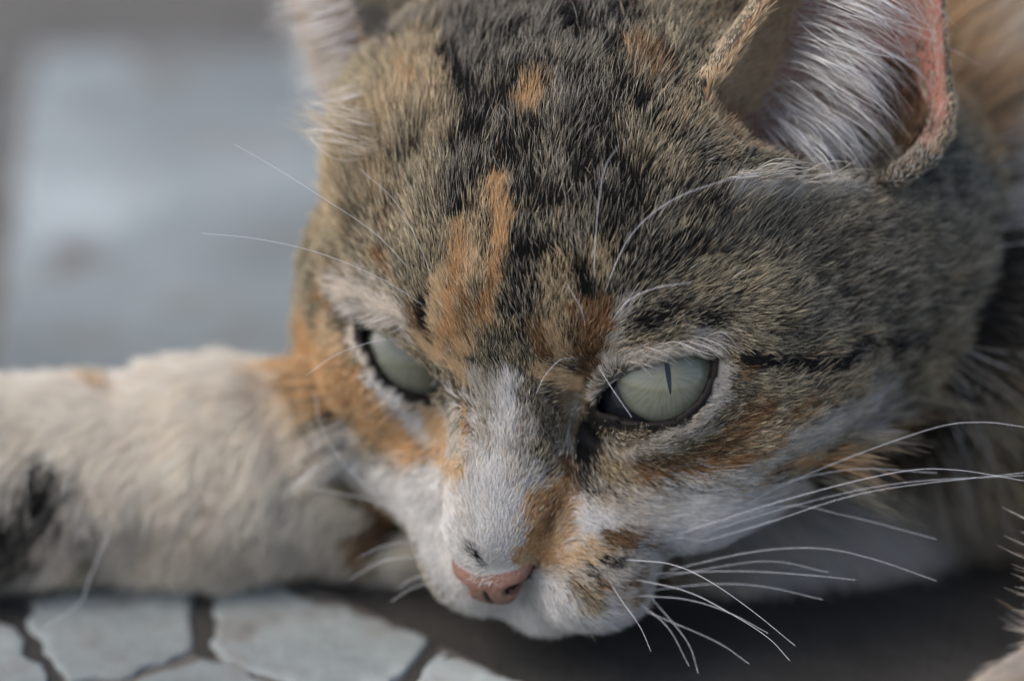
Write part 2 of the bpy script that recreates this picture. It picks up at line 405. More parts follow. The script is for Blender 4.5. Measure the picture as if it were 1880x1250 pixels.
# coat markings: (colour, width in photo pixels, centre line in photo pixels, edge softness); each is laid onto the skin in 3-D
STROKES = [
    ('white', 460, [(880, 990), (980, 1060)]), ('cream', 200, [(1100, 1060), (1160, 1100)]),
    ('agouti', 420, [(960, 20), (1000, 220), (1080, 380)], .3), ('agouti', 300, [(1250, 330), (1300, 450)]),
    ('dark', 190, [(880, 0), (980, 60), (1100, 40)]), ('dark', 130, [(870, 60), (840, 250), (835, 360)]), ('dark', 90, [(1060, 180), (1110, 330), (1120, 420)]),
    ('dark', 60, [(960, 80), (940, 260), (960, 340)]), ('dark', 60, [(1000, 400), (990, 500)]), ('agouti', 90, [(1000, 440), (1050, 420)]),
    ('dark', 90, [(690, 50), (720, 100), (780, 60)]),
    ('grey', 260, [(1420, 420), (1700, 430)]), ('grey', 200, [(1480, 560), (1750, 540)]), ('greytan', 110, [(1300, 520), (1420, 540)]), ('grey', 200, [(1750, 350), (1800, 600)]),
    ('tan', 150, [(650, 300), (625, 400), (660, 500)]), ('tan', 110, [(730, 200), (700, 300), (720, 380)]), ('greytan', 110, [(780, 330), (760, 450)]), ('greytan', 80, [(620, 440), (680, 470)]),
    ('tan', 90, [(760, 120), (790, 210)]), ('orange', 28, [(755, 150), (770, 190)], 1.2), ('tan', 60, [(800, 170), (810, 250)]),
    ('orange', 30, [(976, 172), (972, 200)], 1.0), ('rust', 34, [(1170, 100), (1190, 140)], 1.2), ('greytan', 60, [(1230, 60), (1280, 20)]), ('greytan', 70, [(1190, 270), (1220, 300)], .9), ('tan', 40, [(1255, 190), (1245, 230)], 1.0),
    ('tan', 50, [(1290, 60), (1360, 20)]),
    # forehead stripes
    ('dark', 34, [(838, 330), (842, 400)]), ('tan', 40, [(880, 380), (868, 470), (862, 560)]), ('orange', 36, [(908, 345), (922, 420), (912, 500), (890, 600)], .35),
    ('orange', 34, [(842, 435), (842, 520), (826, 600), (808, 650)], .35), ('orange', 26, [(858, 560), (852, 640)], .5), ('lightor', 34, [(815, 520), (800, 600), (800, 650)]), ('lightor', 26, [(868, 440), (862, 540), (866, 640)]),
    ('rust', 16, [(862, 520), (858, 620)]), ('rust', 14, [(900, 520), (888, 600)]),
    ('dark', 60, [(960, 470), (965, 560)]), ('agouti', 50, [(940, 560), (975, 620)]),
    ('lightor', 46, [(830, 660), (855, 690)]), ('greytan', 50, [(900, 630), (925, 660)]), ('silver', 40, [(880, 690), (890, 780), (870, 860)]), ('grey', 26, [(905, 620), (915, 680)]),
    # brow and inner corner of the right eye
    ('tan', 80, [(1030, 520), (1020, 620)]), ('lightor', 46, [(1000, 610), (1030, 640)]), ('rust', 26, [(985, 600), (1000, 650)]), ('tan', 60, [(1100, 480), (1060, 540)]),
    ('rust', 62, [(1090, 575), (1085, 640)]), ('brown', 40, [(1090, 660), (1075, 685)]), ('black', 30, [(1075, 510), (1085, 545)]),
    ('dark', 60, [(1165, 592), (1235, 572)], .8), ('black', 30, [(1175, 590), (1210, 580)], 1.0), ('agouti', 40, [(1240, 580), (1300, 590)]),
    ('silver', 24, [(1150, 555), (1122, 620)]), ('cream', 24, [(1115, 655), (1180, 652), (1250, 642), (1320, 645)]), ('silver', 26, [(1260, 612), (1340, 625)], 1.0),
    ('tan', 56, [(1050, 720), (1030, 770)]), ('lightor', 40, [(1000, 680), (1050, 700)]), ('silver', 44, [(1065, 740), (1045, 800)]), ('tan', 24, [(1085, 720), (1060, 790)]),
    # nose bridge
    ('silver', 100, [(915, 720), (925, 800)]), ('white', 44, [(936, 700), (932, 770), (915, 840)]), ('cream', 160, [(905, 890), (905, 960)], .6), ('white', 118, [(898, 880), (895, 960)], .6), ('white', 110, [(890, 990), (930, 1020)]),
    ('grey', 40, [(1000, 720), (1012, 800), (1005, 860)]), ('silver', 24, [(965, 740), (970, 830)]), ('brown', 46, [(1035, 850), (1035, 885)]), ('greytan', 24, [(985, 830), (1010, 870)]),
    # right cheek
    ('greytan', 120, [(1360, 700), (1460, 700), (1600, 660)]), ('silver', 90, [(1350, 870), (1470, 800), (1600, 730)], .8), ('cream', 90, [(1130, 930), (1250, 940)], .8), ('silver', 100, [(1250, 940), (1450, 900)], .8), ('greytan', 22, [(1420, 790), (1560, 720)], 1.0), ('tan', 18, [(1380, 890), (1470, 850)], 1.0), ('greytan', 110, [(1700, 700), (1650, 820)]),
    ('cream', 36, [(1120, 835), (1200, 815), (1280, 775), (1325, 720), (1335, 680)]), ('silver', 26, [(1210, 820), (1300, 790)]),
    ('rust', 30, [(1360, 655), (1375, 690)]), ('greytan', 60, [(1400, 700), (1380, 740)]),
    ('brown', 50, [(1190, 862), (1270, 845), (1350, 795), (1390, 750)]), ('rust', 36, [(1180, 872), (1260, 862), (1330, 850)]), ('rust', 30, [(1350, 840), (1420, 800), (1480, 740)]), ('tan', 44, [(1115, 850), (1140, 880)], 1.0),
    ('orange', 28, [(1430, 855), (1530, 818)], .5), ('rust', 18, [(1500, 790), (1560, 760)], 1.0), ('brown', 22, [(1400, 865), (1450, 860)]), ('brown', 44, [(1580, 830), (1640, 780), (1700, 720)]), ('rust', 20, [(1600, 790), (1640, 770)]),
    ('dark', 50, [(1225, 885), (1315, 905)], .6), ('black', 22, [(1240, 886), (1310, 903)], .8), ('cream', 26, [(1400, 850), (1500, 790), (1600, 735)], .8), ('tan', 26, [(1380, 815), (1470, 770), (1560, 700)], .8), ('brown', 22, [(1150, 905), (1200, 890)], 1.0), ('grey', 40, [(1090, 900), (1150, 915)]), ('brown', 16, [(1290, 915), (1330, 910)]), ('cream', 30, [(1180, 900), (1210, 925)]),
    ('black', 34, [(1370, 655), (1440, 668), (1490, 672), (1560, 650), (1720, 622)], .35), ('dark', 44, [(1560, 640), (1720, 616)]),
    ('black', 20, [(1095, 758), (1140, 782), (1200, 788), (1260, 772)], .5), ('black', 46, [(1102, 745), (1085, 805), (1066, 860)], .35), ('dark', 44, [(1066, 860), (1075, 900)]), ('brown', 24, [(1045, 850), (1045, 890)]),
    # muzzle
    ('cream', 150, [(1060, 1040), (1150, 1080)]), ('cream', 120, [(1080, 970), (1240, 960)]), ('white', 60, [(1060, 940), (1110, 960)]), ('lightor', 40, [(1050, 1020), (1110, 1010)], 1.2),
    ('white', 130, [(880, 1105), (960, 1135), (1080, 1130)]), ('cream', 60, [(1100, 1150), (1180, 1110)]), ('white', 60, [(1010, 1085), (1060, 1110)]),
    ('orange', 96, [(1008, 930), (1002, 975), (985, 1012)], .4), ('rust', 40, [(1014, 930), (1008, 965)], .8), ('lightor', 26, [(960, 1025), (985, 1030)]), ('lightor', 22, [(1035, 950), (1025, 1010)]),
    ('brown', 36, [(1120, 985), (1180, 990)], .6), ('dark', 24, [(1110, 1025), (1140, 1025)], .6), ('dark', 20, [(1080, 1042), (1092, 1046)], .6), ('dark', 20, [(1165, 1005), (1185, 1010)], .6), ('brown', 22, [(1190, 1000), (1240, 985)], .6),
    ('brown', 18, [(1090, 1080), (1110, 1075)], .8), ('tan', 30, [(1060, 1070), (1090, 1100)], .8), ('brown', 18, [(1140, 1070), (1170, 1060)], .8), ('tan', 24, [(1180, 1050), (1215, 1035)]),
    ('black', 20, [(868, 1014), (886, 1036)], 1.2), ('lightor', 12, [(845, 1005), (850, 1020)]),
    ('white', 120, [(770, 940), (800, 1000), (850, 1070)]), ('white', 60, [(820, 930), (825, 990)]),
    ('dark', 11, [(1085, 1046), (1088, 1047)], 1.2), ('dark', 11, [(1112, 1036), (1116, 1037)], 1.2), ('dark', 11, [(1146, 1030), (1150, 1030)], 1.2), ('brown', 11, [(1100, 1075), (1104, 1075)], 1.2), ('dark', 10, [(1136, 1068), (1140, 1068)], 1.2), ('brown', 11, [(1168, 1060), (1172, 1060)], 1.2), ('brown', 10, [(1122, 1098), (1126, 1098)], 1.2), ('brown', 10, [(1152, 1094), (1156, 1094)], 1.2),
    # left side of the face
    ('cream', 110, [(800, 750), (825, 850), (790, 900)]),
    ('silver', 85, [(640, 540), (700, 560), (745, 590)]), ('cream', 36, [(620, 520), (690, 550), (740, 580)], .8), ('brown', 40, [(770, 580), (785, 615)]), ('black', 16, [(782, 560), (786, 600)]), ('lightor', 24, [(790, 640), (775, 620)]),
    ('brown', 18, [(695, 475), (715, 490)], 1.2), ('rust', 16, [(715, 478), (720, 495)], 1.2),
    ('orange', 150, [(560, 640), (610, 690), (690, 770), (760, 810)]), ('rust', 26, [(590, 545), (620, 560)]), ('lightor', 40, [(600, 590), (620, 640)]),
    ('cream', 46, [(655, 600), (672, 660), (705, 720), (760, 770), (800, 800)]), ('white', 24, [(680, 690), (740, 755), (790, 790)]),
    ('white', 120, [(690, 880), (750, 920), (790, 900)]), ('white', 70, [(615, 800), (660, 850), (720, 890), (770, 900)]), ('cream', 20, [(620, 760), (680, 830)]), ('white', 14, [(640, 775), (665, 800)]),
    ('lightor', 40, [(810, 840), (840, 860)]), ('orange', 24, [(815, 800), (825, 850)]), ('cream', 26, [(832, 750), (842, 820)]), ('orange', 12, [(850, 740), (855, 800)]), ('lightor', 30, [(800, 770), (815, 820)]),
    # stretched leg
    ('orange', 60, [(200, 690), (225, 720)], .7), ('cream', 160, [(0, 940), (400, 970), (600, 1000)], 1.0), ('black', 90, [(110, 870), (70, 920), (0, 960)], .6), ('dark', 130, [(60, 990), (0, 1030)], .6),
    ('black', 26, [(195, 930), (190, 970)], .6), ('greytan', 40, [(200, 980), (205, 1040)], .8), ('tan', 50, [(320, 1040), (330, 1075)], .8), ('tan', 36, [(560, 1020), (560, 1050)], .8), ('brown', 70, [(700, 930), (720, 990)], .5),
    # neck, ear surroundings
    ('greytan', 330, [(1850, 560), (1860, 860)], .6), ('silver', 160, [(1878, 1000), (1878, 1060)], .5),
    ('orange', 420, [(1800, 20), (1830, 160)], .5), ('lightor', 200, [(1800, 60), (1810, 140)], .9), ('cream', 60, [(1790, 60), (1800, 140)], 1.2), ('cream', 90, [(1870, 220), (1875, 480)], .6), ('grey', 140, [(1780, 380), (1800, 560)], .5), ('silver', 220, [(1500, 950), (1700, 850)]), ('white', 230, [(1300, 970), (1480, 980), (1600, 920)]),
    ('silver', 40, [(1350, 345), (1450, 350), (1580, 335)]), ('tan', 50, [(1300, 230), (1330, 270)]),
]
# combing: photo pixel, direction the hair lies in the picture (0 = right, 90 = up), length cm, lift degrees
GUIDES = [
    (900, 1000, 95, 0.15, 24), (880, 930, 95, 0.19, 22), (920, 870, 92, 0.25, 20), (1000, 960, 60, 0.21, 24), (1005, 900, 40, 0.25, 22), (850, 960, 120, 0.17, 22), (960, 1030, 80, 0.13, 26),
    (920, 780, 90, 0.22, 18), (880, 700, 95, 0.27, 20), (960, 690, 82, 0.27, 20), (860, 620, 98, 0.32, 22), (1000, 620, 95, 0.34, 24), (900, 540, 88, 0.39, 20), (840, 520, 95, 0.39, 20), (1000, 520, 100, 0.35, 24),
    (1080, 600, 95, 0.35, 26), (1110, 520, 82, 0.37, 22), (1050, 700, 165, 0.22, 20), (1060, 780, 250, 0.23, 16), (1010, 820, 110, 0.23, 18), (1050, 860, 290, 0.23, 18),
    (900, 420, 90, 0.46, 18), (1000, 380, 88, 0.46, 18), (1100, 400, 82, 0.45, 18), (950, 250, 85, 0.54, 20), (1080, 250, 85, 0.54, 20), (950, 80, 85, 0.61, 22), (1150, 120, 75, 0.61, 22), (820, 150, 100, 0.57, 24), (1250, 230, 60, 0.45, 22),
    (800, 350, 100, 0.48, 20), (720, 300, 115, 0.81, 32), (660, 360, 135, 0.85, 34), (760, 470, 115, 0.42, 20), (640, 460, 150, 0.72, 32), (650, 530, 165, 0.42, 22), (720, 560, 160, 0.29, 18), (780, 600, 105, 0.27, 22),
    (1200, 450, 70, 0.45, 18), (1300, 400, 55, 0.48, 18), (1400, 430, 40, 0.51, 18), (1550, 450, 25, 0.57, 18), (1700, 450, 10, 0.64, 20), (1300, 530, 38, 0.42, 18), (1450, 560, 18, 0.51, 18), (1650, 580, 5, 0.64, 18),
    (1130, 620, 50, 0.27, 24), (1180, 600, 22, 0.30, 22), (1180, 645, 5, 0.27, 14), (1260, 600, 8, 0.30, 20), (1270, 630, -8, 0.25, 12), (1340, 620, -5, 0.32, 18), (1320, 640, -20, 0.23, 14),
    (1350, 700, -5, 0.27, 18), (1330, 760, 15, 0.27, 18), (1250, 820, 35, 0.25, 18), (1170, 830, 55, 0.25, 18), (1110, 850, -60, 0.25, 18), (1130, 900, -35, 0.25, 18), (1220, 890, -5, 0.32, 18), (1350, 830, 10, 0.39, 18), (1500, 760, 5, 0.51, 18), (1650, 720, 0, 0.64, 20), (1450, 880, -2, 0.57, 20), (1600, 820, -5, 0.71, 22),
    (1080, 950, -35, 0.22, 18), (1200, 960, -10, 0.32, 18), (1060, 1030, -30, 0.25, 20), (1130, 1030, -22, 0.23, 20), (1180, 1080, -25, 0.41, 30), (1040, 1090, -50, 0.33, 28), (1100, 1130, -50, 0.48, 32), (960, 1110, -80, 0.33, 26), (1020, 1150, -70, 0.48, 32), (900, 1090, 240, 0.35, 24),
    (850, 1060, 225, 0.22, 16), (800, 1000, 215, 0.22, 14), (790, 940, 205, 0.23, 14), (750, 900, 205, 0.27, 16), (800, 860, 215, 0.22, 16), (845, 800, 240, 0.21, 14), (700, 850, 210, 0.39, 18), (640, 800, 215, 0.48, 20), (740, 790, 215, 0.29, 16), (690, 720, 205, 0.25, 16), (620, 720, 200, 0.48, 20), (610, 620, 185, 0.45, 20), (655, 640, 200, 0.22, 16),
    (1400, 340, 15, 0.48, 30), (1520, 345, 22, 0.54, 32), (1330, 290, 40, 0.22, 22), (1600, 380, 10, 0.57, 20),
    (600, 400, 160, 0.52, 30), (700, 180, 140, 0.77, 38), (1095, 700, 120, 0.25, 16), (1085, 740, 200, 0.21, 14), (595, 520, 170, 0.32, 20), (595, 600, 185, 0.32, 20),
]
# ---------------------------------------------------------------- noise, coat pattern, combing
def vnoise(p, f, seed=0):                       # smooth value noise in [-1, 1]
    q = p*f + 100.0; i = np.floor(q).astype(np.int64); t = q - i; t = t*t*(3 - 2*t)
    def hsh(a, b, c):
        n = (a*73856093) ^ (b*19349663) ^ (c*83492791) ^ (seed*2654435)
        n = (n ^ (n >> 13))*1274126177 & 0x7fffffff; n = (n ^ (n >> 16)) & 0xffff
        return n/32767.5 - 1
    r = 0
    for dx in (0, 1):
        for dy in (0, 1):
            for dz in (0, 1):
                w = (t[:, 0] if dx else 1 - t[:, 0])*(t[:, 1] if dy else 1 - t[:, 1])*(t[:, 2] if dz else 1 - t[:, 2])
                r = r + w*hsh(i[:, 0] + dx, i[:, 1] + dy, i[:, 2] + dz)
    return r
# hair colours: root, tip, and the share of hairs that stay dark to the tip (agouti)
COAT = {
    'legwhite': ((.62, .55, .46), (.87, .80, .69), 0.00),
    'white':  ((.50, .48, .455), (.69, .68, .66), 0.00),
    'cream':  ((.40, .35, .285), (.66, .60, .52), 0.00),
    'lightor':((.34, .22, .12), (.62, .47, .30), 0.00),
    'orange': ((.33, .175, .075), (.60, .375, .185), 0.00),
    'rust':   ((.11, .055, .026), (.34, .19, .09), 0.10),
    'brown':  ((.045, .030, .020), (.20, .125, .065), 0.25),
    'tan':    ((.09, .066, .040), (.50, .39, .25), 0.15),
    'greytan':((.035, .030, .024), (.41, .36, .25), 0.34),
    'grey':   ((.032, .029, .025), (.31, .28, .215), 0.42),
    'agouti': ((.011, .011, .010), (.34, .305, .235), 0.78),
    'dark':   ((.009, .009, .009), (.28, .25, .205), 0.80),
    'black':  ((.010, .010, .010), (.030, .028, .026), 1.00),
    'silver': ((.16, .145, .125), (.52, .48, .42), 0.10),
    'pink':   ((.40, .24, .19), (.60, .46, .38), 0.00),
}
CNAME = list(COAT); CID = {k: i for i, k in enumerate(CNAME)}
def polyline_hits(pts, step=10.0):
    xy = []
    for (a, b) in zip(pts[:-1], pts[1:]):
        n = max(1, int(math.hypot(b[0] - a[0], b[1] - a[1])/step))
        xy += [(a[0] + (b[0] - a[0])*k/n, a[1] + (b[1] - a[1])*k/n) for k in range(n)]
    xy.append(pts[-1]); return xy
def resolve_strokes():
    allp = []; span = []
    for s in STROKES:
        xy = polyline_hits(s[2]) if len(s[2]) > 1 else list(s[2])
        span.append((len(allp), len(allp) + len(xy))); allp += xy
    A = np.array(allp, float); hit_p, ok = march(A[:, 0], A[:, 1])
    out = []
    for s, (i, j) in zip(STROKES, span):
        p = hit_p[i:j][ok[i:j]]
        if len(p): out.append((CID[s[0]], s[1]/PXCM*0.5, p, s[3] if len(s) > 3 else 0.55))
    return out
STK = resolve_strokes()
GA = np.array([g[:2] for g in GUIDES], float)
g_hit, g_ok = march(GA[:, 0], GA[:, 1])
g_n = cat_normal(g_hit)
gd = np.array([[math.cos(R(g[2])), math.sin(R(g[2])), 0.0] for g in GUIDES])
g_t = gd - (gd*g_n).sum(-1, keepdims=True)*g_n; g_t /= np.linalg.norm(g_t, axis=-1, keepdims=True) + 1e-9
g_len = np.array([g[3] for g in GUIDES]); g_lift = np.array([g[4] for g in GUIDES])
g_hit, g_t, g_len, g_lift = g_hit[g_ok], g_t[g_ok], g_len[g_ok], g_lift[g_ok]
def comb(p, n):
    t = np.zeros_like(p); L = np.zeros(len(p)); A = np.zeros(len(p)); W = np.zeros(len(p))
    for gp, gt, gl, ga in zip(g_hit, g_t, g_len, g_lift):
        d2 = ((p - gp)**2).sum(-1); w = 1/(d2 + 0.06)**2
        t += w[:, None]*gt; L += w*gl; A += w*ga; W += w
    t = t - (t*n).sum(-1, keepdims=True)*n
    t /= np.linalg.norm(t, axis=-1, keepdims=True) + 1e-9
    return t, L/W, A/W
def region(p):                                  # 0 head, 1 stretched leg, 2 folded leg, 3 trunk, 4 right ear, 5 left ear
    fold = chain(p, FOLD, 0.1)
    ds = np.stack([head_sdf(p), chain(p, LEG_STRETCHED), chain(p, LEG_FOLDED), np.minimum(np.minimum(np.minimum(chain(p, BODY_NECK[1:]), chain(p, RUFF)), chain(p, CHEST)), np.minimum(chain(p, HAUNCH), chain(p, TAIL))),
                   np.minimum(ear_sdf(p, EAR_R) - 0.02, fold - 0.06), ear_sdf(p, EAR_L) - 0.02], -1)
    return ds.argmin(-1)
def coat_class(p, reg, soft):
    base = np.full(len(p), CID['greytan'])
    base[reg == 1] = CID['legwhite']; base[reg == 2] = CID['cream']
    nz = vnoise(p, 0.22, 5) + 0.4*vnoise(p, 0.5, 6)
    tr = reg == 3
    base[tr] = np.where(nz[tr] > 0.12, CID['lightor'], np.where(nz[tr] > -0.25, CID['greytan'], CID['white']))
    base[(reg == 4) | (reg == 5)] = CID['greytan']
    w1 = vnoise(p, 5.0, 11)*0.06 + vnoise(p, 12.0, 12)*0.035
    rr = rng.random(len(p))
    for cid, rad, pts, edge in STK:
        lo = pts.min(0) - rad*2 - 0.2; hi = pts.max(0) + rad*2 + 0.2
        k = np.where(((p > lo) & (p < hi)).all(-1))[0]
        if len(k) == 0: continue
        q = p[k]; d = np.full(len(k), 9.0)
        for c in pts: d = np.minimum(d, np.sqrt(((q - c)**2).sum(-1)))
        d = d + w1[k]
        e = max(edge*rad, 0.03)
        w = np.clip((rad + e - d)/(2*e), 0, 1)
        sel = (w > 0.5) if not soft else (w > 0.08 + 0.84*rr[k])
        base[k[sel]] = cid
    return base
C_ROOT = np.array([COAT[k][0] for k in CNAME]); C_TIP = np.array([COAT[k][1] for k in CNAME]); C_DARK = np.array([COAT[k][2] for k in CNAME])
# bare or special zones -------------------------------------------------------
def eye_rim(p):                                 # distance outside the nearest eye opening (cm), large away from the eyes
    d = np.full(len(p), 9.0)
    for E in EYES:
        w = p - E['c']; Rr = np.linalg.norm(w, axis=-1); f = (w @ E['ax']) > 0
        a = poly_sdf(np.stack([w @ E['u'], w @ E['v']], -1), E['q'])
        d = np.where((Rr < E['r'] + 0.5) & f, np.minimum(d, np.maximum(a, 0)), d)
    return d
def upper_lid(p):                               # pale lash hairs grow over the upper lid
    out = np.zeros(len(p), bool)
    for E in EYES:
        w = p - E['c']; q = E['q']; u_ = w @ E['u']; v_ = w @ E['v']; i0, i1 = q[:, 0].argmin(), q[:, 0].argmax()
        a, b_ = q[i0], q[i1]; line = a[1] + (b_[1] - a[1])*np.clip((u_ - a[0])/(b_[0] - a[0]), 0, 1)
        out |= (np.linalg.norm(w, axis=-1) < E['r'] + 0.5) & ((w @ E['ax']) > 0) & (v_ > line + 0.10)
    return out
def ear_inside(p, n):
    out = np.zeros(len(p), bool)
    for E in (EAR_R, EAR_L):
        s, qe, qf, k, r, m = ear_shape(p, E)
        rad = np.stack([qe, qf], -1)/(m[:, None] + 1e-6); nn = np.stack([n @ E['e'], n @ E['f']], -1)
        out |= (m < r + 0.02) & (s > -0.75) & (s < E['h']) & ((rad*nn).sum(-1) < 0.1) & (ear_sdf(p, E) < 0.14)
        out |= (np.abs(ear_hollow(p, E)) < 0.10) & (m < r) & (s > -0.7)
    return out
# ---------------------------------------------------------------- the cat: skin
BASE = np.array([0.055, 0.06, 0.0])
cat = bpy.data.objects.new("cat", None); COL.objects.link(cat); cat.location = BASE; cat.empty_display_size = 0.05
cat["label"] = "calico tabby cat lying with its head low, green eyes and white muzzle"; cat["category"] = "cat"
def local(p): return to_world(p) - BASE
c_reg = chunks(region, CV); c_cls = coat_class(CV, c_reg, False)
rim = chunks(eye_rim, CV); inside = ear_inside(CV, CN); npad = chunks(nose_pad, CV)
col = C_ROOT[c_cls]*0.55 + C_TIP[c_cls]*0.15
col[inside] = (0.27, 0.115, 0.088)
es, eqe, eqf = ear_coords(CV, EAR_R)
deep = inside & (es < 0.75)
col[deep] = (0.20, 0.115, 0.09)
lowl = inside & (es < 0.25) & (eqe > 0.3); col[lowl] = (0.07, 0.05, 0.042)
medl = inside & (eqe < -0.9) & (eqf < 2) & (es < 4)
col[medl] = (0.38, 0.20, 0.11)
col[(rim < 0.13) & ~upper_lid(CV)] = (0.012, 0.010, 0.010)
col[(npad < 0.08) & (to_head(CV)[:, 2] < -1.9)] = (0.03, 0.02, 0.018)  # dark skin colour stands in for the shade inside the nostrils
m_skin, nt, b = new_mat("skin")
at = nt.nodes.new("ShaderNodeAttribute"); at.attribute_name = "coat"
nt.links.new(at.outputs["Color"], b.inputs["Base Color"]); setp(b, Roughness=0.6, Specular_IOR_Level=0.1)
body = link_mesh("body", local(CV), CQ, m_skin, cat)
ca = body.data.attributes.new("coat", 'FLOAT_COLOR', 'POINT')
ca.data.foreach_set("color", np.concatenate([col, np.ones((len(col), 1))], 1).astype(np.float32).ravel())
# ---------------------------------------------------------------- the cat: fur
TRI = np.concatenate([CQ[:, [0, 1, 2]], CQ[:, [0, 2, 3]]])
ta, tb, tc_ = CV[TRI[:, 0]], CV[TRI[:, 1]], CV[TRI[:, 2]]
t_area = 0.5*np.linalg.norm(np.cross(tb - ta, tc_ - ta), axis=-1)
t_ctr = (ta + tb + tc_)/3; t_nrm = CN[TRI].mean(1); t_reg = c_reg[TRI[:, 0]]
to_c = np.array([0, 0, D_CAM]) - t_ctr; to_c /= np.linalg.norm(to_c, axis=-1, keepdims=True)
facing = (t_nrm*to_c).sum(-1)
inframe = (np.abs(t_ctr[:, 0]) < 8.6) & (np.abs(t_ctr[:, 1]) < 6.4)
dens = np.array([3300., 2100, 900, 800, 1500, 900])[t_reg]*FUR_MULT
dens *= np.where(facing > -0.25, 1.0, 0.3)*np.where(inframe, 1.0, 0.22)
dens *= np.where(t_ctr @ U3 < FLOOR_H + 0.1, 0.15, 1.0)
t_in = inside[TRI].all(1)
_s, _e, _f, _k, _r, _m = ear_shape(t_ctr, EAR_R)
dens[t_in] *= np.where(_e[t_in] < -0.45*_r[t_in], 0.8, 0.3)
t_rim = rim[TRI].min(1); t_up = upper_lid(t_ctr); dens[(t_rim < 0.06) & ~t_up] = 0
nz_ = chunks(nose_pad, t_ctr); dens[(nz_ < 0.015) & (to_head(t_ctr)[:, 2] < -1.88)] = 0
exp_n = dens*t_area; cnt = np.floor(exp_n + rng.random(len(exp_n))).astype(int)
ti = np.repeat(np.arange(len(TRI)), cnt); NH = len(ti)
r1, r2 = rng.random(NH), rng.random(NH); sq = np.sqrt(r1)
wa, wb, wc = (1 - sq)[:, None], (sq*(1 - r2))[:, None], (sq*r2)[:, None]
hp = wa*ta[ti] + wb*tb[ti] + wc*tc_[ti]
hn = wa*CN[TRI[ti, 0]] + wb*CN[TRI[ti, 1]] + wc*CN[TRI[ti, 2]]; hn /= np.linalg.norm(hn, axis=-1, keepdims=True)
hreg = t_reg[ti]; h_in = t_in[ti]
ht, hL, hA = comb(hp, hn)
# away from the face the coat follows the limbs and trunk
def axis_dir(p, pts):
    best = np.full(len(p), 1e9); d = np.zeros_like(p)
    for (a, ra), (bb, rb) in zip(pts[:-1], pts[1:]):
        e = cone(p, a, bb, ra, rb); m = e < best; best[m] = e[m]; d[m] = unit(bb - a)
    return d
DOWN = -U3
for rg, pts, L0, lift, gmix in ((1, LEG_STRETCHED, 0.75, 24, 0.95), (2, LEG_FOLDED, 0.8, 26, 0.5), (3, BODY_NECK[1:], 1.7, 25, 0.5)):
    k = np.where(hreg == rg)[0]
    if not len(k): continue
    d = axis_dir(hp[k], pts)*0.8 + DOWN*gmix
    d = d - (d*hn[k]).sum(-1, keepdims=True)*hn[k]; d /= np.linalg.norm(d, axis=-1, keepdims=True) + 1e-9
    ht[k] = d; hL[k] = L0*(1 + 0.35*np.clip(-(hn[k] @ U3), 0, 1)) ; hA[k] = lift
for rg, E in ((4, EAR_R), (5, EAR_L)):
    k = np.where(hreg == rg)[0]; d = np.tile(E['a'], (len(k), 1)); d = d - (d*hn[k]).sum(-1, keepdims=True)*hn[k]
    ht[k] = d/(np.linalg.norm(d, axis=-1, keepdims=True) + 1e-9); hL[k] = np.where(h_in[k], 0.16, 0.15); hA[k] = np.where(h_in[k], 25, 22)
h_in = h_in & True
hL[h_in & (hreg < 4)] = 0.15
hrim = chunks(eye_rim, hp); hup = t_up[ti]; hL *= np.where(hup, 0.9, np.clip(0.30 + hrim*1.6, 0.3, 1.0))
for rg, E in ((4, EAR_R), (5, EAR_L)):
    s__, e__, f__, k__, r__, m__ = ear_shape(hp, E); ear_edge = (hreg == rg) & (f__ > -0.28*r__) & (s__ > 0.3)
    hL[ear_edge & ~h_in] = 0.09
hol = chunks(lambda q: np.minimum(ear_hollow(q, EAR_R), ear_hollow(q, EAR_L)), hp)
hL = np.where((hreg == 0) & ~h_in, hL*np.clip(0.25 + hol*1.1, 0.25, 1.0), hL)
es_, ee_, ef_, ek_, er_, em_ = ear_shape(hp, EAR_R)
h_med = h_in & (ee_ < -0.45*er_) & (es_ < 4)
hL[h_med] = 0.30
hnp = chunks(nose_pad, hp); hL *= np.clip(0.45 + hnp*1.2, 0.45, 1.0)
hcls = coat_class(hp + ht*(hL*0.5)[:, None]*np.where(hreg == 0, 1, 0.3)[:, None], hreg, True)
hcls[h_in] = np.where(rng.random(h_in.sum()) < 0.5, CID['cream'], CID['pink'])
hcls[h_med] = np.where(rng.random(h_med.sum()) < 0.12, CID['tan'], CID['lightor'])
ep_, ek2 = march(np.array([1640., 1655, 1668, 1672]), np.array([180., 215, 250, 280]))
ed_ = np.min([np.sqrt(((hp - c)**2).sum(-1)) for c in ep_[ek2]], axis=0)
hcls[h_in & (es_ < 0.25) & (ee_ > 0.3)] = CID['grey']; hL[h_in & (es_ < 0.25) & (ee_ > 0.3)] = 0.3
hcls[h_in & (ed_ < 0.42)] = CID['brown']; hL[h_in & (ed_ < 0.42)] = 0.35
kf_ = chain(hp, FOLD, 0.1) < 0.14; hcls[kf_] = np.where(rng.random(kf_.sum()) < 0.5, CID['silver'], CID['greytan']); hL[kf_] = 0.13
hcls[(hrim < 0.10) & ~hup] = CID['black']
hcls[(hrim < 0.12) & hup] = CID['silver']
print("hairs", NH, round(time.time() - T00, 1))
MOT = {'tan': (('agouti', .22), ('greytan', .15)), 'greytan': (('tan', .15), ('agouti', .15)), 'orange': (('tan', .12), ('lightor', .18)), 'grey': (('greytan', .15), ('dark', .1)),
       'rust': (('brown', .2), ('tan', .12)), 'agouti': (('tan', .02), ('dark', .15)), 'cream': (('silver', .14), ('lightor', .06)), 'white': (('cream', .06),), 'black': (('dark', .12),), 'brown': (('tan', .12), ('rust', .15)), 'silver': (('greytan', .12), ('white', .12))}
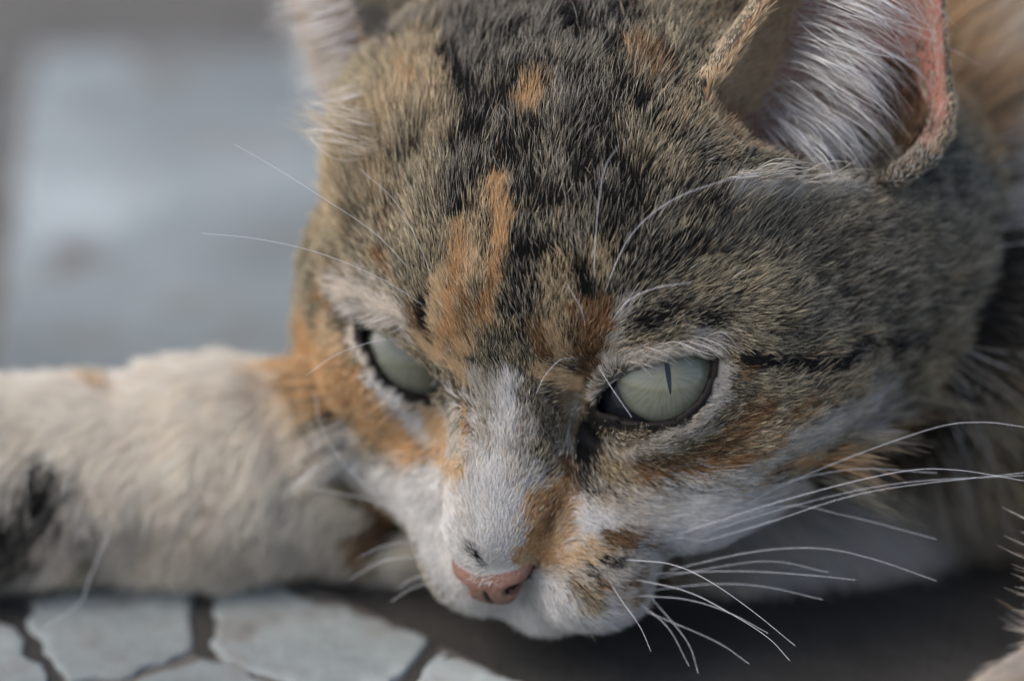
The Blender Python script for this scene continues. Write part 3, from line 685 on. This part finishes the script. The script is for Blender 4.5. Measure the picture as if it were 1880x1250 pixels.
s__, e__, f__, k__, r__, m__ = ear_shape(hp, EAR_R); ke_ = (hreg == 4) & ~h_in & (f__ > -0.28*r__) & (s__ > 0.1); hcls[ke_] = np.where(rng.random(ke_.sum()) < 0.75, CID['lightor'], CID['cream'])
c0_ = hcls.copy(); ru = np.clip(rng.random(NH) + 0.12*vnoise(hp, 4.0, 51), 0, 1)
for k_, alts in MOT.items():
    a_ = 0.0
    for nm_, pr in alts:
        hcls[(c0_ == CID[k_]) & (ru >= a_) & (ru < a_ + pr) & ~h_in] = CID[nm_]; a_ += pr
dark = rng.random(NH) < np.clip(C_DARK[hcls]*(1 + 0.45*vnoise(hp, 3.0, 41)), 0, 1)
agt = np.isin(hcls, [CID[k] for k in ('agouti', 'dark', 'grey', 'greytan', 'brown', 'tan')])
hL = np.where(agt, hL*np.where(dark, 0.85, 1.05), hL)
hbt = np.cross(hn, ht)
ang = vnoise(hp, 2.2, 21)*0.25 + vnoise(hp, 6.0, 22)*0.22 + rng.normal(0, 0.17, NH)
dir_t = ht*np.cos(ang)[:, None] + hbt*np.sin(ang)[:, None]
lift = np.radians(np.clip(hA + vnoise(hp, 3.5, 23)*9 + rng.normal(0, 7, NH), 4, 80))
L = hL*(0.72 + 0.5*rng.random(NH)**0.8)*(1 + 0.15*vnoise(hp, 4.0, 24))
K = 6; sv = np.linspace(0, 1, K)
PT = np.zeros((NH, K, 3), np.float64); cur = hp - hn*0.02; PT[:, 0] = cur
bend = rng.normal(0, 0.22, NH) + vnoise(hp, 3.0, 25)*0.2
for j in range(1, K):
    s_ = sv[j]; la = lift*(1 - 0.62*s_); ba = bend*s_
    d = (dir_t*np.cos(ba)[:, None] + np.cross(hn, dir_t)*np.sin(ba)[:, None])*np.cos(la)[:, None] + hn*np.sin(la)[:, None]
    PT[:, j] = PT[:, j - 1] + d*(L/(K - 1))[:, None]
# clumps: hairs of one small cell lean together toward their tips
def clump(PT, key, amt):
    u, inv = np.unique(key, return_inverse=True); n = np.bincount(inv).astype(float)
    mean_t = np.stack([np.bincount(inv, PT[:, -1, i])/n for i in range(3)], -1)
    mean_r = np.stack([np.bincount(inv, PT[:, 0, i])/n for i in range(3)], -1)
    for j in range(1, K):
        tgt = mean_r[inv] + (mean_t - mean_r)[inv]*sv[j]
        w = (amt*sv[j]**1.3)[:, None]
        PT[:, j] = PT[:, j]*(1 - w) + tgt*w
    return PT
jit = hp + np.stack([vnoise(hp, 7.0, 31), vnoise(hp, 7.0, 32), vnoise(hp, 7.0, 33)], -1)*0.05
cs = np.where(hreg == 0, 0.065, 0.13)
ij = np.floor(jit/cs[:, None]).astype(np.int64) + 4000
key = (ij[:, 0]*9000 + ij[:, 1])*9000 + ij[:, 2]
amt = np.clip(0.24 + 0.22*vnoise(hp, 1.6, 34) + rng.normal(0, 0.1, NH), 0, 0.75)
amt = np.where(hreg == 1, amt*0.5, amt)
amt = np.where(h_in | (hL < 0.3), amt*0.4, amt)
PT = clump(PT, key, amt)
# colours along each hair
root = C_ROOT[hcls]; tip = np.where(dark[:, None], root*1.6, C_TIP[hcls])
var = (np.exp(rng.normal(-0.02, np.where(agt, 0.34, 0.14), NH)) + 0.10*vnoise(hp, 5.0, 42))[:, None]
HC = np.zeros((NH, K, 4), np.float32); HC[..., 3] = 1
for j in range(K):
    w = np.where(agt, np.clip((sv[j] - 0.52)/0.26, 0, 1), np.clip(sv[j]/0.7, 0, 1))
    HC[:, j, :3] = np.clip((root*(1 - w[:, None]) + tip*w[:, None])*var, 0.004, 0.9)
rad0 = np.where(hreg == 0, 0.0035, np.where(hreg == 1, 0.0044, 0.0050))*(0.8 + 0.4*rng.random(NH))
rad0 = np.where(inframe[ti], rad0, rad0*2.0)
lightt = agt & ~dark
rad0 = np.where(lightt, rad0*1.2, np.where(agt, rad0*0.95, rad0))
RD = rad0[:, None]*np.array([1.0, 1.0, 1.0, 0.92, 0.75, 0.22])[None]
m_fur, nt, b = new_mat("fur")
at = nt.nodes.new("ShaderNodeAttribute"); at.attribute_name = "hair_colour"
nt.links.new(at.outputs["Color"], b.inputs["Base Color"]); setp(b, Roughness=0.6, Specular_IOR_Level=0.15)
tr = nt.nodes.new("ShaderNodeBsdfTranslucent"); nt.links.new(at.outputs["Color"], tr.inputs[0])
ms = nt.nodes.new("ShaderNodeMixShader"); ms.inputs[0].default_value = 0.30
nt.links.new(b.outputs[0], ms.inputs[1]); nt.links.new(tr.outputs[0], ms.inputs[2]); nt.links.new(ms.outputs[0], nt.nodes["Material Output"].inputs[0])
def hair_object(name, PT, RD, HC, parent=cat, mat=None):
    n, k = PT.shape[:2]
    cd = bpy.data.hair_curves.new(name); cd.add_curves([k]*n)
    cd.attributes["position"].data.foreach_set("vector", local(PT.reshape(-1, 3)).astype(np.float32).ravel())
    ra = cd.attributes.get("radius") or cd.attributes.new("radius", 'FLOAT', 'POINT')
    ra.data.foreach_set("value", (RD*0.01).astype(np.float32).ravel())
    hc = cd.attributes.new("hair_colour", 'FLOAT_COLOR', 'POINT'); hc.data.foreach_set("color", HC.reshape(-1, 4).ravel())
    cd.materials.append(mat or m_fur)
    o = bpy.data.objects.new(name, cd); COL.objects.link(o); o.parent = parent; o["kind"] = "stuff"
    return o
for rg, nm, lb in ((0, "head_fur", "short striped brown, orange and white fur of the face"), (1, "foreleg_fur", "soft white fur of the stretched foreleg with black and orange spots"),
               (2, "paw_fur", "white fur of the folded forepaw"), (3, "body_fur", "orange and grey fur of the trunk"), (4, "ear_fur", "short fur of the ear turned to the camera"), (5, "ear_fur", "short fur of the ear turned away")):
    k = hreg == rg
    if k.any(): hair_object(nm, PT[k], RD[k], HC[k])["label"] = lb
print("fur done", round(time.time() - T00, 1))
# ---------------------------------------------------------------- eyes, nose, whiskers
m_ball, nt, b = new_mat("eyeball"); setp(b, Base_Color=(0.010, 0.012, 0.016, 1), Roughness=0.12, Specular_IOR_Level=0.6)
m_pupil, nt, b = new_mat("pupil"); setp(b, Base_Color=(0.004, 0.005, 0.008, 1), Roughness=0.1, Specular_IOR_Level=0.5)
m_iris, nt, b = new_mat("iris")
at = nt.nodes.new("ShaderNodeAttribute"); at.attribute_name = "radial"
vr = nt.nodes.new("ShaderNodeTexNoise"); vr.inputs["Scale"].default_value = 7.0; vr.inputs["Detail"].default_value = 6
at2 = nt.nodes.new("ShaderNodeAttribute"); at2.attribute_name = "fibre"; nt.links.new(at2.outputs["Vector"], vr.inputs["Vector"])
c = ramp(nt, at.outputs["Fac"], [(0.0, (0.165, 0.162, 0.098)), (0.3, (0.155, 0.160, 0.115)), (0.86, (0.115, 0.124, 0.098)), (0.95, (0.06, 0.07, 0.055)), (1.0, (0.012, 0.012, 0.012))])
c = mix(nt, ramp(nt, vr.outputs["Fac"], [(0.38, (0.0, 0.0, 0.0)), (0.66, (0.5, 0.5, 0.5))]), c, (0.062, 0.066, 0.040))
nt.links.new(c, b.inputs["Base Color"]); setp(b, Roughness=0.4, Specular_IOR_Level=0.2, Coat_Weight=0.9, Coat_Roughness=0.03)
def dome(c, ax, u, v, r, amax, na, nr, amin=0.0):
    V = []; rad = []; fib = []
    for i in range(nr + 1):
        th = amin + (amax - amin)*i/nr
        for k in range(na):
            ph = 2*math.pi*k/na
            V.append(c + r*(ax*math.cos(th) + (u*math.cos(ph) + v*math.sin(ph))*math.sin(th))); rad.append(i/nr); fib.append((math.cos(ph)*1.6, math.sin(ph)*1.6, i/nr*0.5))
    F = [(i*na + k, i*na + (k + 1) % na, (i + 1)*na + (k + 1) % na, (i + 1)*na + k) for i in range(nr) for k in range(na)]
    if amin == 0: F = [(f[0], f[2], f[3]) if f[0] < na else f for f in F]
    return V, [f[::-1] for f in F], rad, fib
PUPILS = [dict(c=(1225, 686), top=(1220, 638), bot=(1231, 724), w=0.034), dict(c=(762, 650), top=(752, 612), bot=(770, 668), w=0.036)]
for E, Pp in zip(EYES, PUPILS):
    V, F, rad, fib = dome(E['c'], E['ax'], E['u'], E['v'], E['r'] - 0.012, math.pi, 48, 36)
    eye = link_mesh("eye", local(np.array(V)), F, m_ball, cat)
    eye["label"] = "green eye with narrow slit pupil beside the " + ("striped brown cheek" if E['side'] > 0 else "orange and white cheek")
    pc = ray_sphere(*Pp['c'], E['c'], E['r']); ax = unit(pc - E['c']); u = unit(np.cross([0, 1, 0], ax)); v = np.cross(ax, u)
    V, F, rad, fib = dome(E['c'], ax, u, v, E['r'], math.asin(0.71/E['r']), 72, 22)
    iris = link_mesh("iris", local(np.array(V)), F, m_iris, eye)
    a_ = iris.data.attributes.new("radial", 'FLOAT', 'POINT'); a_.data.foreach_set("value", np.array(rad, np.float32))
    a_ = iris.data.attributes.new("fibre", 'FLOAT_VECTOR', 'POINT'); a_.data.foreach_set("vector", np.array(fib, np.float32).ravel())
    tp, bt = ray_sphere(*Pp['top'], E['c'], E['r']), ray_sphere(*Pp['bot'], E['c'], E['r'])
    axs = unit(bt - tp); sd_ = unit(np.cross(axs, ax)); V = []; nS = 16
    for k in range(nS + 1):
        s_ = k/nS; m_ = tp + (bt - tp)*s_; w = Pp['w']*math.sin(math.pi*s_)**0.8 + 0.002
        for o_ in (-1, -0.4, 0.4, 1):
            q = m_ + sd_*w*o_ - E['c']; V.append(E['c'] + q/np.linalg.norm(q)*(E['r'] + 0.004))
    F = [(k*4 + j, k*4 + j + 1, k*4 + j + 5, k*4 + j + 4) for k in range(nS) for j in range(3)]
    link_mesh("pupil", local(np.array(V)), F, m_pupil, eye)
m_lid, nt, b = new_mat("eyelid"); setp(b, Base_Color=(0.007, 0.006, 0.006, 1), Roughness=0.6, Specular_IOR_Level=0.06)
def lid_ring(E, eye):
    P = [E['c'] + (a*E['u'] + b_*E['v']) + E['ax']*math.sqrt(max(E['r']**2 - a*a - b_*b_, 0.0)) for a, b_ in E['q']]
    P = np.array(P); n = len(P); pts = []
    for i in range(n):
        a, b_, c, d = P[i - 1], P[i], P[(i + 1) % n], P[(i + 2) % n]
        for t in np.linspace(0, 1, 6, endpoint=False): pts.append(0.5*((2*b_) + (-a + c)*t + (2*a - 5*b_ + 4*c - d)*t*t + (-a + 3*b_ - 3*c + d)*t**3))
    pts = np.array(pts); m_ = len(pts); V = []; S = 8
    up = upper_lid(pts + (pts - E['c'])*0.02)
    rr_ = np.where(up, 0.016, 0.038)
    for _ in range(6): rr_ = 0.5*rr_ + 0.25*(np.roll(rr_, 1) + np.roll(rr_, -1))
    for i in range(m_):
        t = unit(pts[(i + 1) % m_] - pts[i - 1]); o_ = unit(pts[i] - E['c']); s_ = np.cross(t, o_); ctr = E['c'] + o_*(E['r'] + 0.03)
        V += [ctr + rr_[i]*(o_*math.cos(2*math.pi*k/S) + s_*math.sin(2*math.pi*k/S)) for k in range(S)]
    F = [(i*S + k, ((i + 1) % m_)*S + k, ((i + 1) % m_)*S + (k + 1) % S, i*S + (k + 1) % S) for i in range(m_) for k in range(S)]
    link_mesh("eyelid", local(np.array(V)), F, m_lid, eye)
for E, e_ in zip(EYES, [o for o in cat.children if o.name.startswith("eye")]): lid_ring(E, e_)
m_nose, nt, b = new_mat("nose_leather")
f = noise(nt, 1500.0, 3); f2 = noise(nt, 250.0, 5)
nt.links.new(ramp(nt, f2, [(0.3, (0.165, 0.085, 0.060)), (0.7, (0.225, 0.125, 0.092))]), b.inputs["Base Color"])
setp(b, Roughness=0.5, Specular_IOR_Level=0.4); bump(nt, b, f, 0.7, 0.0005)
def nose_sdf(p):
    d = nose_pad(p) - 0.015; q = to_head(p)
    for sx in (-1, 1): d = smax(d, -ell(q, (0.45*sx, 3.18, -2.13), (0.20, 0.32, 0.12)), 0.04)
    return smax(d, -cone(q, (0, 3.36, -2.10), (0, 3.20, -2.66), 0.035, 0.05), 0.04)
nc = H(0, 2.84, -2.10)
V, Q = surface_nets(nose_sdf, nc - 0.9, nc + 0.9, 0.03)
nose = link_mesh("nose", local(V), Q, m_nose, cat); nose["label"] = "brick pink nose leather with dark nostrils"
m_whisk, nt, b = new_mat("whisker"); setp(b, Base_Color=(0.68, 0.70, 0.73, 1), Roughness=0.35, Specular_IOR_Level=0.5)
# whiskers: (depth offset mid, end in cm), points in photo pixels from root to tip
WHISKERS = [
    ((.35, .2), [(800, 530), (770, 450), (725, 370), (660, 310)], .008), ((.35, .1), [(768, 512), (690, 430), (600, 368), (500, 305), (430, 265)], .009),
    ((.35, .1), [(780, 562), (700, 512), (590, 466), (480, 440), (370, 428)], .009), ((.35, .1), [(742, 622), (690, 626), (620, 650), (560, 690)], .008),
    ((.35, .3), [(1090, 548), (1092, 470), (1098, 380), (1110, 310), (1135, 268)], .011), ((.35, .3), [(1105, 572), (1120, 510), (1160, 430), (1230, 370), (1320, 335), (1400, 318)], .011),
    ((.35, .2), [(1115, 602), (1150, 555), (1200, 530), (1270, 518)], .011), ((.3, .1), [(1075, 612), (1068, 570), (1040, 520)], .009), ((.35, .2), [(1098, 672), (1125, 715), (1160, 766)], .009), ((.3, .1), [(1062, 658), (1030, 660), (1000, 690), (985, 722)], .008),
    ((.4, .6), [(1250, 985), (1480, 872), (1700, 790), (1800, 775), (1890, 785)], .010), ((.5, .8), [(1230, 985), (1450, 915), (1640, 868), (1750, 862), (1890, 884)], .013), ((.3, .4), [(1250, 992), (1450, 930), (1650, 887), (1890, 872)], .010), ((.5, .7), [(1235, 1010), (1400, 962), (1600, 902), (1890, 866)], .012),
    ((.3, .3), [(1230, 1046), (1380, 1013), (1500, 1006), (1600, 1025), (1720, 1066)], .011), ((.3, .2), [(1200, 1053), (1350, 1048), (1480, 1055), (1570, 1064)], .010), ((.2, .2), [(1190, 1084), (1300, 1072), (1400, 1076), (1510, 1100)], .010),
    ((.6, .6), [(1145, 1027), (1230, 1035), (1300, 1065), (1380, 1120), (1460, 1185)], .012), ((.5, .6), [(1160, 1062), (1260, 1085), (1340, 1125), (1410, 1170), (1450, 1212)], .012), ((.4, .3), [(1155, 1092), (1260, 1100), (1340, 1125), (1410, 1162)], .011),
    ((.4, .3), [(1150, 1108), (1230, 1140), (1320, 1180), (1375, 1218)], .010), ((.4, .2), [(1115, 1060), (1140, 1100), (1175, 1150), (1195, 1195)], .008), ((.3, .2), [(1165, 1100), (1225, 1150), (1265, 1222)], .009), ((.3, .2), [(1190, 1090), (1260, 1175), (1282, 1235)], .009),
    ((.1, .1), [(1240, 990), (1430, 930), (1560, 948), (1720, 990)], .008), ((.2, .1), [(1255, 975), (1400, 900), (1560, 862), (1720, 868)], .009), ((.2, .2), [(1210, 1060), (1400, 1030), (1520, 1050)], .008),
    ((.2, -.3), [(752, 955), (700, 918), (640, 860), (592, 790), (578, 720)], .009), ((.2, -.3), [(745, 948), (680, 918), (620, 905), (560, 894)], .011),
    ((.1, -.3), [(785, 1022), (720, 1025), (680, 1040), (640, 1066)], .010), ((.1, -.3), [(775, 993), (710, 1000), (660, 1022)], .008), ((.1, -.2), [(815, 1066), (760, 1078), (718, 1104)], .009), ((.1, -.2), [(805, 1053), (760, 1060), (730, 1082)], .008),
    ((.8, .4), [(212, 930), (195, 985), (165, 1060), (145, 1108), (78, 1152)], .012),
]
def catmull(P, n):
    P = np.array(P); P = np.vstack([2*P[0] - P[1], P, 2*P[-1] - P[-2]]); out = []
    for i in range(1, len(P) - 2):
        for t in np.linspace(0, 1, n, endpoint=False):
            a, b_, c, d = P[i - 1], P[i], P[i + 1], P[i + 2]
            out.append(0.5*((2*b_) + (-a + c)*t + (2*a - 5*b_ + 4*c - d)*t*t + (-a + 3*b_ - 3*c + d)*t**3))
    out.append(P[-2]); return np.array(out)
def tube(name, pts, r0, r1, mat, parent, sides=5):
    n = len(pts); V = []; up = np.array([0.3, 0.5, 0.8])
    for i in range(n):
        t = unit(pts[min(i + 1, n - 1)] - pts[max(i - 1, 0)]); a = unit(np.cross(t, up)); b_ = np.cross(t, a)
        r = r0 + (r1 - r0)*(i/(n - 1))**1.2
        V += [pts[i] + r*(a*math.cos(2*math.pi*k/sides) + b_*math.sin(2*math.pi*k/sides)) for k in range(sides)]
    F = [(i*sides + k, i*sides + (k + 1) % sides, (i + 1)*sides + (k + 1) % sides, (i + 1)*sides + k) for i in range(n - 1) for k in range(sides)]
    return link_mesh(name, local(np.array(V)), F, mat, parent)
W_ROOT, W_OK = march(np.array([w[1][0][0] for w in WHISKERS]), np.array([w[1][0][1] for w in WHISKERS]))
for wi, w in enumerate(WHISKERS):
    zs, pts = w[0], w[1]; wid = 0.38*(w[2] if len(w) > 2 else 0.011)
    rp, ok = W_ROOT[wi:wi + 1], W_OK[wi:wi + 1]
    z0 = rp[0][2] if ok[0] else zs[0]
    L_ = [rp[0] if ok[0] else PX(*pts[0], zs[0])]; n = len(pts)
    for i, p in enumerate(pts[1:], 1): L_.append(PX(p[0], p[1], z0 + zs[0]*min(1, i/(n - 1)*2) + (zs[1])*(i/(n - 1))**1.5))
    tube("whisker", catmull(L_, 8), wid, 0.0025, m_whisk, cat)
# long pale hairs across the opening of each ear
def tuft(name, n, root_fn, vec_fn, z_bow, cols, label, lenj=0.25, r=0.0052):
    xy = np.array([root_fn(rng.random(), rng.random()) for _ in range(n)])
    rp, ok = march(xy[:, 0], xy[:, 1]); rp, xy = rp[ok], xy[ok]; n = len(rp)
    Kp = 7; P = np.zeros((n, Kp, 3)); C = np.zeros((n, Kp, 4), np.float32); C[..., 3] = 1
    for i in range(n):
        v = np.array(vec_fn(*xy[i]))*(1 + rng.normal(0, lenj)); v3 = np.array([v[0], -v[1], 0])/PXCM
        side = np.array([-v3[1], v3[0], 0]); bow = rng.normal(0.06, 0.09); zb = z_bow*(1 + rng.normal(0, 0.4)); sag = rng.normal(0, 0.05)
        c = np.array(cols[rng.integers(len(cols))])*(1 + rng.normal(0, .1))
        for j in range(Kp):
            s = j/(Kp - 1)
            P[i, j] = rp[i] + v3*s + side*(bow*math.sin(math.pi*s) + sag*s) + np.array([0, -0.10*s*s, zb*math.sin(math.pi*min(s*0.85, 1)) ])
            C[i, j, :3] = np.clip(c*(0.8 + 0.3*s), 0, .9)
    RD = np.full((n, 1), r)*np.array([1, 1, 1, .95, .8, .55, .2])[None]*(0.7 + 0.6*rng.random((n, 1)))
    hair_object(name, P, RD, C)["label"] = label
W_ = [(.84, .82, .78), (.72, .69, .64), (.88, .87, .85)]
G_ = [(.58, .54, .47), (.46, .42, .36), (.66, .63, .57)]
def rootR(a, b):
    y = -40 + 300*a; return (1486 - 0.28*y + (b - 0.4)*80, y)
def vecR(x, y):
    k = np.clip(y/260, 0, 1); return (165 - 65*k, 60 + 45*k)
tuft("ear_hair", 330, rootR, vecR, 0.75, W_, "long white hairs fanning across the ear turned to the camera")
tuft("ear_hair", 60, lambda a, b: (1440 + 110*a, 190 + 60*b), lambda x, y: (60 + 70*rng.random(), 95), 0.35, W_, "long white hairs falling to the base of the ear")
tuft("ear_hair", 50, lambda a, b: (1330 + 205*a, 318 + 26*b), lambda x, y: (70, -22), 0.25, G_, "pale fringe along the base of the ear", r=0.0048)
tuft("ear_hair", 240, lambda a, b: (648 - 60*b + 60*a, -30 + 200*a), lambda x, y: (-95, 12), 0.4, W_, "long white hairs leaving the ear turned away", r=0.0055)
tuft("ear_hair", 160, lambda a, b: (640 + 80*a, 200 + 90*b), lambda x, y: (-95, -35), 0.3, [(.66, .6, .5), (.5, .42, .3)], "pale hairs below the ear turned away", r=0.0055)
def lash_root(a, b):
    x = 1118 + 190*a; y = np.interp(x, [1118, 1135, 1170, 1225, 1270, 1310], [690, 672, 652, 640, 630, 634]); return (x, y - 14*b)
tuft("eyelash", 42, lash_root, lambda x, y: (46 + 14*rng.random(), 4 + 22*(x - 1118)/190*rng.random()), 0.10, G_, "pale lash hairs over the upper lid", r=0.0042)
tuft("eyelash", 70, lambda a, b: (650 + 100*a, 568 + 30*a - 14*b), lambda x, y: (-40, -4 + 10*rng.random()), 0.08, G_, "pale lash hairs over the far lid", r=0.0042)
print("script done", round(time.time() - T00, 1))
